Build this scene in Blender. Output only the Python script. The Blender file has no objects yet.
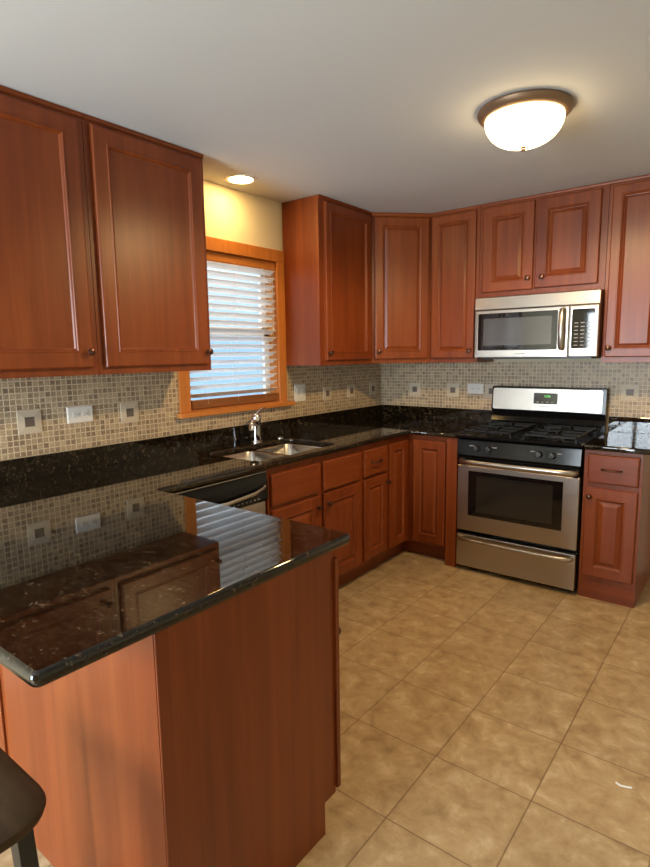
import bpy, bmesh, math, random
from mathutils import Vector, Matrix
random.seed(7)
S = bpy.context.scene
COL = S.collection
PI = math.pi

# ------------------------------------------------------------------ camera
cam_d = bpy.data.cameras.new('camera')
cam = bpy.data.objects.new('camera', cam_d)
COL.objects.link(cam)
cam_d.sensor_fit = 'VERTICAL'
cam_d.sensor_height = 24.0
cam_d.lens = 561.86 * 24.0 / 867.0
cam_d.clip_start = 0.02
_r = Vector((0.78940541, 0.61371083, -0.01407532))
_u = Vector((-0.07545456, 0.11975973, 0.98993142))
_f = Vector((-0.60921729, 0.78039517, -0.14084627))
cam.matrix_world = Matrix(((_r.x, _u.x, -_f.x, 2.5365), (_r.y, _u.y, -_f.y, -4.0267), (_r.z, _u.z, -_f.z, 1.4443), (0, 0, 0, 1)))
S.camera = cam

# ------------------------------------------------------------------ world, exposure
W = bpy.data.worlds.new('overcast_sky')
S.world = W
W.use_nodes = True
wn = W.node_tree.nodes
wl = W.node_tree.links
bg = wn['Background']
tc = wn.new('ShaderNodeTexCoord')
sp = wn.new('ShaderNodeSeparateXYZ')
rp = wn.new('ShaderNodeValToRGB')
wl.new(tc.outputs['Generated'], sp.inputs[0])
wl.new(sp.outputs['Z'], rp.inputs[0])
rp.color_ramp.elements[0].position = 0.0
rp.color_ramp.elements[0].color = (0.36, 0.60, 0.92, 1)
rp.color_ramp.elements[1].position = 0.28
rp.color_ramp.elements[1].color = (0.75, 0.87, 1.0, 1)
wl.new(rp.outputs[0], bg.inputs['Color'])
mz = wn.new('ShaderNodeMapRange')
mz.inputs['From Min'].default_value = 0.12; mz.inputs['From Max'].default_value = 0.42; mz.inputs['To Min'].default_value = 0.75; mz.inputs['To Max'].default_value = 3.6
wl.new(sp.outputs['Z'], mz.inputs[0]); wl.new(mz.outputs[0], bg.inputs['Strength'])
S.view_settings.view_transform = 'Standard'
S.view_settings.look = 'None'
S.view_settings.gamma = 1.0
S.view_settings.use_curve_mapping = False
S.view_settings.exposure = 0.9

# ------------------------------------------------------------------ large area lights (daylight through the patio door)
def area(name, loc, rot, sx, sy, power, color):
    l = bpy.data.lights.new(name, 'AREA')
    l.shape = 'RECTANGLE'; l.size = sx; l.size_y = sy; l.energy = power; l.color = color
    o = bpy.data.objects.new(name, l); o.location = loc; o.rotation_euler = rot
    COL.objects.link(o)
    return o
area('patio_daylight', (0.95, -6.30, 1.10), (PI / 2, 0, 0), 1.35, 2.0, 145, (0.86, 0.93, 1.0))

# ------------------------------------------------------------------ materials
def new_mat(name):
    m = bpy.data.materials.new(name); m.use_nodes = True
    nt = m.node_tree
    return m, nt.nodes, nt.links, nt.nodes['Principled BSDF']

def plain(name, col, rough=0.5, metal=0.0, bump=None, coat=0.0, emis=None, es=0.0, spec=0.5, aniso=0.0):
    m, n, l, b = new_mat(name)
    b.inputs['Base Color'].default_value = (*col, 1)
    b.inputs['Roughness'].default_value = rough
    b.inputs['Metallic'].default_value = metal
    b.inputs['Coat Weight'].default_value = coat
    b.inputs['Specular IOR Level'].default_value = spec
    b.inputs['Anisotropic'].default_value = aniso
    if emis:
        b.inputs['Emission Color'].default_value = (*emis, 1)
        b.inputs['Emission Strength'].default_value = es
    if bump:
        t = n.new('ShaderNodeTexCoord'); z = n.new('ShaderNodeTexNoise'); p = n.new('ShaderNodeBump')
        z.inputs['Scale'].default_value = bump[0]; z.inputs['Detail'].default_value = 4
        p.inputs['Strength'].default_value = bump[1]; p.inputs['Distance'].default_value = 0.002
        l.new(t.outputs['Object'], z.inputs['Vector']); l.new(z.outputs['Fac'], p.inputs['Height'])
        l.new(p.outputs['Normal'], b.inputs['Normal'])
    return m

def ramp(n, cols):
    r = n.new('ShaderNodeValToRGB')
    e = r.color_ramp.elements
    while len(e) < len(cols): e.new(0.5)
    for k, (p, c) in enumerate(cols):
        e[k].position = p; e[k].color = (*c, 1)
    return r

def wood(name, dark, mid, light, scale=(26, 26, 1.3), rough=0.36, coat=0.22):
    m, n, l, b = new_mat(name)
    t = n.new('ShaderNodeTexCoord'); oi = n.new('ShaderNodeObjectInfo')
    mul = n.new('ShaderNodeMath'); mul.operation = 'MULTIPLY'; mul.inputs[1].default_value = 37.0
    add = n.new('ShaderNodeVectorMath'); add.operation = 'ADD'
    cx = n.new('ShaderNodeCombineXYZ')
    l.new(oi.outputs['Random'], mul.inputs[0])
    for k in range(3): l.new(mul.outputs[0], cx.inputs[k])
    l.new(t.outputs['Object'], add.inputs[0]); l.new(cx.outputs[0], add.inputs[1])
    mp = n.new('ShaderNodeMapping'); mp.inputs['Scale'].default_value = scale
    l.new(add.outputs[0], mp.inputs['Vector'])
    g = n.new('ShaderNodeTexNoise'); g.inputs['Scale'].default_value = 1.0; g.inputs['Detail'].default_value = 6; g.inputs['Roughness'].default_value = 0.62; g.inputs['Distortion'].default_value = 0.5
    l.new(mp.outputs[0], g.inputs['Vector'])
    mp2 = n.new('ShaderNodeMapping'); mp2.inputs['Scale'].default_value = (scale[0] / 3.6, scale[1] / 3.6, scale[2] / 2)
    l.new(add.outputs[0], mp2.inputs['Vector'])
    g2 = n.new('ShaderNodeTexNoise'); g2.inputs['Scale'].default_value = 1.0; g2.inputs['Detail'].default_value = 2
    l.new(mp2.outputs[0], g2.inputs['Vector'])
    mx = n.new('ShaderNodeMix'); mx.data_type = 'FLOAT'; mx.inputs[0].default_value = 0.45
    l.new(g.outputs['Fac'], mx.inputs[2]); l.new(g2.outputs['Fac'], mx.inputs[3])
    r = ramp(n, [(0.33, dark), (0.5, mid), (0.68, light)])
    l.new(mx.outputs[0], r.inputs[0])
    l.new(r.outputs[0], b.inputs['Base Color'])
    b.inputs['Roughness'].default_value = rough
    b.inputs['Specular IOR Level'].default_value = 0.3; b.inputs['Coat Weight'].default_value = coat; b.inputs['Coat Roughness'].default_value = 0.30
    p = n.new('ShaderNodeBump'); p.inputs['Strength'].default_value = 0.05; p.inputs['Distance'].default_value = 0.001
    l.new(g.outputs['Fac'], p.inputs['Height']); l.new(p.outputs['Normal'], b.inputs['Normal'])
    return m

CHD, CHM, CHL = (0.140, 0.0255, 0.0045), (0.195, 0.040, 0.0078), (0.255, 0.062, 0.013)
M_WOOD = wood('cherry_vertical_grain', CHD, CHM, CHL)
M_WOODH = wood('cherry_cross_grain', CHD, CHM, CHL, scale=(1.3, 26, 26))
M_PINE = wood('honey_oak_trim', (0.42, 0.135, 0.025), (0.50, 0.175, 0.035), (0.58, 0.22, 0.05), rough=0.4, coat=0.15)
M_PINEH = wood('honey_oak_cross_grain', (0.42, 0.135, 0.025), (0.50, 0.175, 0.035), (0.58, 0.22, 0.05), scale=(26, 1.3, 26), rough=0.4, coat=0.15)
M_RAIL = wood('brown_blind_rail', (0.16, 0.055, 0.016), (0.21, 0.075, 0.022), (0.27, 0.10, 0.03), scale=(26, 1.3, 26), rough=0.45, coat=0.1)
M_SEAT = wood('dark_stained_seat', (0.030, 0.016, 0.006), (0.050, 0.027, 0.010), (0.085, 0.048, 0.018), scale=(3, 20, 20), rough=0.62, coat=0.0)

def granite():
    m, n, l, b = new_mat('black_granite')
    t = n.new('ShaderNodeTexCoord')
    v = n.new('ShaderNodeTexNoise'); v.inputs['Scale'].default_value = 120; v.inputs['Detail'].default_value = 6; v.inputs['Roughness'].default_value = 0.7
    v2 = n.new('ShaderNodeTexNoise'); v2.inputs['Scale'].default_value = 26; v2.inputs['Detail'].default_value = 5; v2.inputs['Distortion'].default_value = 1.6
    mp = n.new('ShaderNodeMapping'); mp.inputs['Scale'].default_value = (0.55, 1.3, 1)
    l.new(t.outputs['Object'], v.inputs['Vector']); l.new(t.outputs['Object'], mp.inputs['Vector']); l.new(mp.outputs[0], v2.inputs['Vector'])
    a = n.new('ShaderNodeMix'); a.data_type = 'FLOAT'; a.inputs[0].default_value = 0.42
    l.new(v.outputs['Fac'], a.inputs[2]); l.new(v2.outputs['Fac'], a.inputs[3])
    r = ramp(n, [(0.41, (0.0028, 0.0023, 0.0017)), (0.505, (0.0100, 0.0068, 0.0036)), (0.58, (0.030, 0.020, 0.010)), (0.655, (0.13, 0.10, 0.065))])
    l.new(a.outputs[0], r.inputs[0]); l.new(r.outputs[0], b.inputs['Base Color'])
    b.inputs['Roughness'].default_value = 0.03
    b.inputs['Specular IOR Level'].default_value = 0.5
    return m
M_GRAN = granite()

def mosaic(name, axis):
    m, n, l, b = new_mat(name)
    t = n.new('ShaderNodeTexCoord'); s = n.new('ShaderNodeSeparateXYZ'); c = n.new('ShaderNodeCombineXYZ')
    l.new(t.outputs['Object'], s.inputs[0])
    l.new(s.outputs[axis], c.inputs[0]); l.new(s.outputs[2], c.inputs[1])
    k = n.new('ShaderNodeTexBrick'); k.offset = 0.0; k.squash = 1.0
    k.inputs['Scale'].default_value = 1.0; k.inputs['Brick Width'].default_value = 0.0254; k.inputs['Row Height'].default_value = 0.0254
    k.inputs['Mortar Size'].default_value = 0.0025; k.inputs['Mortar Smooth'].default_value = 0.25; k.inputs['Bias'].default_value = 0.0
    k.inputs['Color1'].default_value = (0.47, 0.355, 0.225, 1); k.inputs['Color2'].default_value = (0.22, 0.155, 0.10, 1); k.inputs['Mortar'].default_value = (0.62, 0.51, 0.36, 1)
    l.new(c.outputs[0], k.inputs['Vector'])
    z = n.new('ShaderNodeTexNoise'); z.inputs['Scale'].default_value = 130; z.inputs['Detail'].default_value = 3
    l.new(c.outputs[0], z.inputs['Vector'])
    mr = n.new('ShaderNodeMapRange'); mr.inputs['From Min'].default_value = 0.3; mr.inputs['From Max'].default_value = 0.7; mr.inputs['To Min'].default_value = 0.72; mr.inputs['To Max'].default_value = 1.25
    l.new(z.outputs['Fac'], mr.inputs[0])
    vm = n.new('ShaderNodeVectorMath'); vm.operation = 'SCALE'
    l.new(k.outputs['Color'], vm.inputs[0]); l.new(mr.outputs[0], vm.inputs['Scale'])
    l.new(vm.outputs[0], b.inputs['Base Color'])
    p = n.new('ShaderNodeBump'); p.invert = True; p.inputs['Strength'].default_value = 0.5; p.inputs['Distance'].default_value = 0.002
    l.new(k.outputs['Fac'], p.inputs['Height']); l.new(p.outputs['Normal'], b.inputs['Normal'])
    b.inputs['Roughness'].default_value = 0.42
    return m
M_MOSL = mosaic('stone_mosaic_window_wall', 1)
M_MOSB = mosaic('stone_mosaic_range_wall', 0)

def floor_tiles():
    m, n, l, b = new_mat('tan_ceramic_tile')
    t = n.new('ShaderNodeTexCoord')
    T = 0.3398
    mp = n.new('ShaderNodeMapping'); mp.inputs['Location'].default_value = (-1.3649 + 10 * T, 2.6785 + 20 * T, 0)
    l.new(t.outputs['Object'], mp.inputs['Vector'])
    k = n.new('ShaderNodeTexBrick'); k.offset = 0.0; k.squash = 1.0
    k.inputs['Scale'].default_value = 1.0; k.inputs['Brick Width'].default_value = T; k.inputs['Row Height'].default_value = T
    k.inputs['Mortar Size'].default_value = 0.0028; k.inputs['Mortar Smooth'].default_value = 0.3; k.inputs['Bias'].default_value = 0
    k.inputs['Color1'].default_value = (1.0, 1.0, 1.0, 1); k.inputs['Color2'].default_value = (0.88, 0.88, 0.88, 1); k.inputs['Mortar'].default_value = (0.55, 0.5, 0.45, 1)
    l.new(mp.outputs[0], k.inputs['Vector'])
    # per-tile offset so the clouding breaks at each joint
    sc = n.new('ShaderNodeVectorMath'); sc.operation = 'SCALE'; sc.inputs['Scale'].default_value = 1.0 / T
    fl = n.new('ShaderNodeVectorMath'); fl.operation = 'FLOOR'
    m3 = n.new('ShaderNodeVectorMath'); m3.operation = 'MULTIPLY'; m3.inputs[1].default_value = (3.17, 5.73, 0)
    ad = n.new('ShaderNodeVectorMath'); ad.operation = 'ADD'
    l.new(mp.outputs[0], sc.inputs[0]); l.new(sc.outputs[0], fl.inputs[0]); l.new(fl.outputs[0], m3.inputs[0])
    l.new(m3.outputs[0], ad.inputs[0]); l.new(mp.outputs[0], ad.inputs[1])
    z = n.new('ShaderNodeTexNoise'); z.inputs['Scale'].default_value = 11; z.inputs['Detail'].default_value = 8; z.inputs['Roughness'].default_value = 0.68; z.inputs['Distortion'].default_value = 0.35
    l.new(ad.outputs[0], z.inputs['Vector'])
    r = ramp(n, [(0.30, (0.30, 0.195, 0.095)), (0.45, (0.44, 0.305, 0.16)), (0.56, (0.51, 0.37, 0.205)), (0.68, (0.64, 0.50, 0.32))])
    l.new(z.outputs['Fac'], r.inputs[0])
    mx = n.new('ShaderNodeMix'); mx.data_type = 'RGBA'; mx.blend_type = 'MULTIPLY'; mx.inputs[0].default_value = 1.0
    l.new(r.outputs[0], mx.inputs[6]); l.new(k.outputs['Color'], mx.inputs[7])
    l.new(mx.outputs[2], b.inputs['Base Color'])
    p = n.new('ShaderNodeBump'); p.invert = True; p.inputs['Strength'].default_value = 0.6; p.inputs['Distance'].default_value = 0.003
    l.new(k.outputs['Fac'], p.inputs['Height']); l.new(p.outputs['Normal'], b.inputs['Normal'])
    b.inputs['Roughness'].default_value = 0.38
    return m
M_FLOOR = floor_tiles()

def steel():
    m, n, l, b = new_mat('brushed_stainless')
    t = n.new('ShaderNodeTexCoord'); mp = n.new('ShaderNodeMapping'); mp.inputs['Scale'].default_value = (2, 2, 380)
    z = n.new('ShaderNodeTexNoise'); z.inputs['Scale'].default_value = 1; z.inputs['Detail'].default_value = 2
    l.new(t.outputs['Object'], mp.inputs['Vector']); l.new(mp.outputs[0], z.inputs['Vector'])
    mr = n.new('ShaderNodeMapRange'); mr.inputs['To Min'].default_value = 0.24; mr.inputs['To Max'].default_value = 0.38
    l.new(z.outputs['Fac'], mr.inputs[0]); l.new(mr.outputs[0], b.inputs['Roughness'])
    b.inputs['Base Color'].default_value = (0.47, 0.44, 0.40, 1); b.inputs['Metallic'].default_value = 1.0
    return m
M_STEEL = steel()

def glass_pane():
    m = bpy.data.materials.new('window_glass'); m.use_nodes = True
    n = m.node_tree.nodes; l = m.node_tree.links
    n.remove(n['Principled BSDF'])
    o = n['Material Output']; tr = n.new('ShaderNodeBsdfTransparent'); gl = n.new('ShaderNodeBsdfGlossy'); fr = n.new('ShaderNodeFresnel'); mx = n.new('ShaderNodeMixShader')
    gl.inputs['Roughness'].default_value = 0.02; fr.inputs['IOR'].default_value = 1.45; tr.inputs['Color'].default_value = (0.96, 0.98, 0.98, 1)
    ge = n.new('ShaderNodeNewGeometry'); sb = n.new('ShaderNodeMath'); sb.operation = 'SUBTRACT'; sb.inputs[0].default_value = 1.0; ml = n.new('ShaderNodeMath'); ml.operation = 'MULTIPLY'
    l.new(ge.outputs['Backfacing'], sb.inputs[1]); l.new(sb.outputs[0], ml.inputs[0]); l.new(fr.outputs[0], ml.inputs[1]); l.new(ml.outputs[0], mx.inputs[0]); l.new(tr.outputs[0], mx.inputs[1]); l.new(gl.outputs[0], mx.inputs[2]); l.new(mx.outputs[0], o.inputs[0])
    return m
M_GLASS = glass_pane()

M_CEIL = plain('ceiling_paint', (0.56, 0.565, 0.565), 0.9, bump=(140, 0.12))
M_PAINT = plain('cream_wall_paint', (0.70, 0.63, 0.47), 0.85, bump=(160, 0.1))
M_WHITE = plain('white_vinyl', (0.78, 0.78, 0.76), 0.4)
M_SLAT = plain('white_blind_slat', (0.80, 0.79, 0.78), 0.45)
M_CORD = plain('blind_cord', (0.7, 0.68, 0.64), 0.8)
M_PLATE = plain('white_wall_plate', (0.74, 0.72, 0.68), 0.35)
M_SLOT = plain('outlet_slot', (0.08, 0.07, 0.06), 0.6)
M_BRONZE = plain('oil_rubbed_bronze', (0.10, 0.048, 0.032), 0.28, 0.8)
M_RIM = plain('bronze_light_rim', (0.19, 0.115, 0.065), 0.42, 0.5)
M_CHROME = plain('chrome', (0.80, 0.80, 0.81), 0.07, 1.0)
M_SINK = plain('sink_stainless', (0.62, 0.58, 0.52), 0.24, 1.0)
M_BLACK = plain('black_enamel', (0.005, 0.005, 0.0055), 0.12, spec=0.22)
M_BLACKM = plain('black_satin_plastic', (0.012, 0.012, 0.013), 0.35)
M_IRON = plain('cast_iron', (0.007, 0.007, 0.007), 0.45, spec=0.3, bump=(300, 0.2))
M_BGLASS = plain('black_oven_glass', (0.006, 0.006, 0.006), 0.04, spec=0.6)
M_SMOKE = plain('smoked_viewing_glass', (0.022, 0.02, 0.017), 0.06, spec=0.6)
M_MWGLASS = plain('microwave_window_glass', (0.05, 0.052, 0.055), 0.09, spec=0.9)
M_GREY = plain('grey_print', (0.33, 0.33, 0.33), 0.5)
M_DARKP = plain('dark_print', (0.10, 0.10, 0.11), 0.5)
M_LED = plain('green_led', (0.02, 0.1, 0.02), 0.5, emis=(0.25, 1.0, 0.2), es=0.7)
def bowl_glass():
    m, n, l, b = new_mat('lit_frosted_glass')
    n.remove(b)
    tr = n.new('ShaderNodeBsdfTransparent'); em = n.new('ShaderNodeEmission'); mx = n.new('ShaderNodeMixShader')
    em.inputs['Color'].default_value = (1.0, 0.74, 0.40, 1); em.inputs['Strength'].default_value = 9.0; mx.inputs[0].default_value = 0.6
    l.new(tr.outputs[0], mx.inputs[1]); l.new(em.outputs[0], mx.inputs[2]); l.new(mx.outputs[0], n['Material Output'].inputs[0])
    return m
M_BOWL = bowl_glass()
M_LENS = plain('lit_lamp_lens', (0.9, 0.85, 0.7), 0.4, emis=(1.0, 0.64, 0.22), es=60.0)
M_ACC = plain('beige_accent_stone', (0.56, 0.48, 0.37), 0.5, bump=(120, 0.2))
M_ACCD = plain('taupe_accent_stone', (0.135, 0.105, 0.085), 0.45, bump=(150, 0.2))
M_LEGM = plain('dark_gunmetal', (0.030, 0.032, 0.036), 0.35, 0.6)
M_PAPER = plain('white_paper', (0.85, 0.85, 0.82), 0.8)
M_TOE = plain('dark_toe_kick', (0.05, 0.022, 0.012), 0.6)

# ------------------------------------------------------------------ mesh helpers
class MB:
    def __init__(self): self.bm = bmesh.new()
    def box(self, x0, x1, y0, y1, z0, z1, bev=0.0):
        b = bmesh.new()
        vs = [b.verts.new((x, y, z)) for x in (x0, x1) for y in (y0, y1) for z in (z0, z1)]
        for f in ((0, 1, 3, 2), (4, 6, 7, 5), (0, 4, 5, 1), (2, 3, 7, 6), (0, 2, 6, 4), (1, 5, 7, 3)):
            b.faces.new([vs[i] for i in f])
        bmesh.ops.recalc_face_normals(b, faces=b.faces)
        if bev > 0: bmesh.ops.bevel(b, geom=list(b.edges), offset=bev, segments=2, affect='EDGES', profile=0.5)
        return self.merge(b)
    def merge(self, b, mat=None):
        if mat is not None: bmesh.ops.transform(b, matrix=mat, verts=b.verts)
        me = bpy.data.meshes.new('tmp'); b.to_mesh(me); b.free()
        self.bm.from_mesh(me); bpy.data.meshes.remove(me)
        return self
    def loft(self, rings, cap0=True, cap1=True, mat=None):
        b = bmesh.new()
        R = [[b.verts.new(p) for p in r] for r in rings]
        n = len(rings[0])
        for a, c in zip(R, R[1:]):
            for i in range(n):
                b.faces.new((a[i], a[(i + 1) % n], c[(i + 1) % n], c[i]))
        if cap0: b.faces.new(R[0][::-1])
        if cap1: b.faces.new(R[-1])
        bmesh.ops.recalc_face_normals(b, faces=b.faces)
        return self.merge(b, mat)
    def lathe(self, prof, mat=None, seg=32):
        b = bmesh.new()
        R = []
        for r, z in prof:
            if r < 1e-6: R.append([b.verts.new((0, 0, z))])
            else: R.append([b.verts.new((r * math.cos(2 * PI * i / seg), r * math.sin(2 * PI * i / seg), z)) for i in range(seg)])
        for a, c in zip(R, R[1:]):
            for i in range(seg):
                j = (i + 1) % seg
                if len(a) == 1 and len(c) == 1: continue
                if len(a) == 1: b.faces.new((a[0], c[j], c[i]))
                elif len(c) == 1: b.faces.new((a[i], a[j], c[0]))
                else: b.faces.new((a[i], a[j], c[j], c[i]))
        bmesh.ops.recalc_face_normals(b, faces=b.faces)
        return self.merge(b, mat)
    def tube(self, pts, rad, seg=12, sx=1.0, sy=1.0):
        pts = [Vector(p) for p in pts]
        if not isinstance(rad, (list, tuple)): rad = [rad] * len(pts)
        t0 = (pts[1] - pts[0]).normalized()
        up = Vector((0, 0, 1)) if abs(t0.z) < 0.9 else Vector((1, 0, 0))
        n = (up - t0 * up.dot(t0)).normalized()
        rings = []
        for i, p in enumerate(pts):
            t = (pts[min(i + 1, len(pts) - 1)] - pts[max(i - 1, 0)]).normalized()
            n = (n - t * n.dot(t)).normalized(); bb = t.cross(n)
            rings.append([p + rad[i] * (n * sx * math.cos(2 * PI * k / seg) + bb * sy * math.sin(2 * PI * k / seg)) for k in range(seg)])
        return self.loft(rings)
    def rect_rings(self, x0, x1, z0, z1, prof, cap0=True, cap1=True):
        return self.loft([[(x0 + i, y, z0 + i), (x1 - i, y, z0 + i), (x1 - i, y, z1 - i), (x0 + i, y, z1 - i)] for i, y in prof], cap0, cap1)
    def build(self, name, mat, parent=None, off=None, smooth=False, kind=None):
        if off is not None: bmesh.ops.translate(self.bm, verts=self.bm.verts, vec=-Vector(off))
        me = bpy.data.meshes.new(name); self.bm.to_mesh(me); self.bm.free()
        me.materials.append(mat)
        o = bpy.data.objects.new(name, me); COL.objects.link(o)
        if parent is not None: o.parent = parent
        if smooth:
            for p in me.polygons: p.use_smooth = True
            try: me.set_sharp_from_angle(angle=math.radians(smooth if smooth > 1 else 40))
            except Exception: pass
        if kind: o['kind'] = kind
        return o

def thing(name, label, cat, loc=(0, 0, 0), rotz=0.0, group=None):
    o = bpy.data.objects.new(name, None); COL.objects.link(o)
    o.empty_display_size = 0.1
    o.location = loc; o.rotation_euler = (0, 0, rotz); o['label'] = label; o['category'] = cat
    if group: o['group'] = group
    return o

def arc(cx, cy, r, a0, a1, n):
    return [(cx + r * math.cos(a0 + (a1 - a0) * i / n), cy + r * math.sin(a0 + (a1 - a0) * i / n)) for i in range(n + 1)]

def rrect(x0, x1, y0, y1, r, z, n=6):
    p = arc(x1 - r, y1 - r, r, 0, PI / 2, n) + arc(x0 + r, y1 - r, r, PI / 2, PI, n) + arc(x0 + r, y0 + r, r, PI, 1.5 * PI, n) + arc(x1 - r, y0 + r, r, 1.5 * PI, 2 * PI, n)
    return [(a, b, z) for a, b in p]

def slab(outline, holes, z0, z1, bev, keep=None):
    """extruded polygon with holes, its upper and lower rims rounded"""
    b = bmesh.new(); edges = []
    for loop in [outline] + holes:
        vs = [b.verts.new((x, y, z1)) for x, y in loop]
        edges += [b.edges.new((vs[i], vs[(i + 1) % len(vs)])) for i in range(len(vs))]
    bmesh.ops.triangle_fill(b, use_beauty=True, use_dissolve=False, edges=edges)
    for f in b.faces:
        if f.normal.z < 0: f.normal_flip()
    r = bmesh.ops.extrude_face_region(b, geom=list(b.faces))
    bmesh.ops.translate(b, verts=[g for g in r['geom'] if isinstance(g, bmesh.types.BMVert)], vec=(0, 0, z0 - z1))
    bmesh.ops.recalc_face_normals(b, faces=b.faces)
    rim = [e for e in b.edges if abs(e.verts[0].co.z - e.verts[1].co.z) < 1e-6 and len(e.link_faces) == 2 and e.calc_face_angle(0) > 1.0
           and (keep is None or keep((e.verts[0].co + e.verts[1].co) / 2))]
    bmesh.ops.bevel(b, geom=rim, offset=bev, segments=3, affect='EDGES', profile=0.5)
    m = MB(); m.merge(b); return m

def flat_top(o):
    for p in o.data.polygons: p.use_smooth = abs(p.normal.z) < 0.985 and p.area < 0.02
    return o

def text_mesh(name, body, size, mat, parent, loc, rot, extrude=0.0004):
    cu = bpy.data.curves.new(name, 'FONT'); cu.body = body; cu.size = size; cu.extrude = extrude; cu.align_x = 'CENTER'; cu.align_y = 'CENTER'
    tmp = bpy.data.objects.new('tmp_text', cu); COL.objects.link(tmp)
    dg = bpy.context.evaluated_depsgraph_get()
    me = bpy.data.meshes.new_from_object(tmp.evaluated_get(dg))
    bpy.data.objects.remove(tmp); bpy.data.curves.remove(cu)
    me.transform(Matrix.Translation(loc) @ rot.to_4x4())
    me.materials.clear(); me.materials.append(mat)
    o = bpy.data.objects.new(name, me); COL.objects.link(o); o.parent = parent
    return o
FRONT = Matrix.Rotation(PI / 2, 3, 'X')      # text facing local -y

# ------------------------------------------------------------------ room shell
CZ = 2.407
RW, RY = 4.3, -6.1           # far side wall, wall behind the camera
def struct(name, mb, mat): return mb.build(name, mat, kind='structure')

struct('floor', MB().box(-0.12, RW + 0.12, RY - 0.12, 0.12, -0.06, 0.0), M_FLOOR)
struct('ceiling', MB().box(-0.12, RW + 0.12, RY - 0.12, 0.12, CZ, CZ + 0.08), M_CEIL)
WY0, WY1, WZ0, WZ1 = -2.02, -1.272, 1.128, 2.035
w = MB()
w.box(-0.12, 0, RY, WY0, 0, CZ); w.box(-0.12, 0, WY1, 0, 0, CZ); w.box(-0.12, 0, WY0, WY1, 0, WZ0); w.box(-0.12, 0, WY0, WY1, WZ1, CZ)
struct('wall_left', w, M_PAINT)
struct('wall_back', MB().box(-0.12, RW + 0.12, 0, 0.12, 0, CZ), M_PAINT)
struct('wall_right', MB().box(RW, RW + 0.12, RY, 0, 0, CZ), M_PAINT)
PX0, PX1, PZ1 = 0.30, 1.60, 2.06
w = MB()
w.box(-0.12, PX0, RY - 0.12, RY, 0, CZ); w.box(PX1, RW + 0.12, RY - 0.12, RY, 0, CZ); w.box(PX0, PX1, RY - 0.12, RY, PZ1, CZ)
struct('wall_rear', w, M_PAINT)
# sliding patio door behind the camera
pd = MB()
for x0, x1 in ((PX0, PX0 + 0.06), (PX1 - 0.06, PX1), (0.93, 0.98)): pd.box(x0, x1, RY - 0.09, RY - 0.02, 0.0, PZ1)
pd.box(PX0, PX1, RY - 0.09, RY - 0.02, 0.0, 0.09); pd.box(PX0, PX1, RY - 0.09, RY - 0.02, PZ1 - 0.06, PZ1)
d = struct('door_1', pd, M_WHITE)
MB().box(PX0 + 0.06, PX1 - 0.06, RY - 0.06, RY - 0.055, 0.09, PZ1 - 0.06).build('door_glass', M_GLASS, d)

# window over the sink
c = MB()
c.box(0, 0.02, -2.088, WY0 + 0.006, 1.128, 2.100, 0.003); c.box(0, 0.02, WY1 - 0.006, -1.207, 1.128, 2.100, 0.003)
c.box(0, 0.022, -2.088, -1.207, WZ1 - 0.006, 2.103, 0.003)
win = struct('window_1', c, M_PINE)
MB().box(0, 0.048, -2.105, -1.158, 1.102, 1.128, 0.004).build('window_sill', M_PINEH, win)
j = MB()
j.box(-0.118, -0.001, WY0, WY0 + 0.012, WZ0, WZ1); j.box(-0.118, -0.001, WY1 - 0.012, WY1, WZ0, WZ1); j.box(-0.118, -0.001, WY0, WY1, WZ1 - 0.012, WZ1); j.box(-0.118, 0.0, WY0, WY1, WZ0, WZ0 + 0.012)
j.build('window_jamb', M_PINE, win)
s = MB(); y0, y1 = WY0 + 0.012, WY1 - 0.012
for a, b, xx in ((WZ0 + 0.012, 1.60, -0.085), (1.57, WZ1 - 0.012, -0.105)):
    s.box(xx, xx + 0.022, y0, y0 + 0.045, a, b); s.box(xx, xx + 0.022, y1 - 0.045, y1, a, b); s.box(xx, xx + 0.022, y0, y1, a, a + 0.045); s.box(xx, xx + 0.022, y0, y1, b - 0.04, b)
s.build('window_sash', M_WHITE, win)
g = MB(); g.box(-0.076, -0.073, y0 + 0.04, y1 - 0.04, 1.18, 1.57); g.box(-0.096, -0.093, y0 + 0.04, y1 - 0.04, 1.61, 1.99)
g.build('window_pane', M_GLASS, win)

# ------------------------------------------------------------------ mosaic backsplashes
def accents(parent, off, spots, frame):
    for a, z in spots:
        m = MB(); q = 0.051; k = 0.0215; gp = 0.0008; d0, d1, d2 = 0.008, 0.0115, 0.0135
        for r in range(4):
            R = Matrix.Rotation(r * PI / 2, 3, 'Y')
            pts = [(-q + gp, -d1, -q), (q - gp, -d1, -q), (k - gp, -d2, -k), (-k + gp, -d2, -k)]
            front = [R @ Vector((p[0], 0, p[2])) + Vector((0, p[1], 0)) for p in pts]
            back = [Vector((p.x, -d0 + 0.002, p.z)) for p in front]
            m.loft([[frame(p, a, z) for p in back], [frame(p, a, z) for p in front]])
        o = m.build('accent_tile', M_ACC, parent, off)
        n = MB(); n.loft([[frame(Vector((sx * k * 0.96, y, sz * k * 0.96)), a, z) for sx, sz in ((-1, -1), (1, -1), (1, 1), (-1, 1))] for y in (-0.006, -0.0125)])
        e = n.build('accent_center', M_ACCD, o, off); e['label'] = 'dark taupe square in the middle of the accent tile'
GT = 1.014                                    # top of the granite upstand
bl = thing('tile_backsplash', 'tan stone mosaic backsplash running along the window wall above the sink counter', 'backsplash', (0, -1.8, GT))
m = MB(); m.box(0.0005, 0.008, -3.62, -2.088, GT, 1.366); m.box(0.0005, 0.008, -2.088, -1.207, GT, 1.102); m.box(0.0005, 0.008, -1.207, -0.0085, GT, 1.366)
m.build('mosaic_field', M_MOSL, bl, (0, -1.8, GT))
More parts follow.
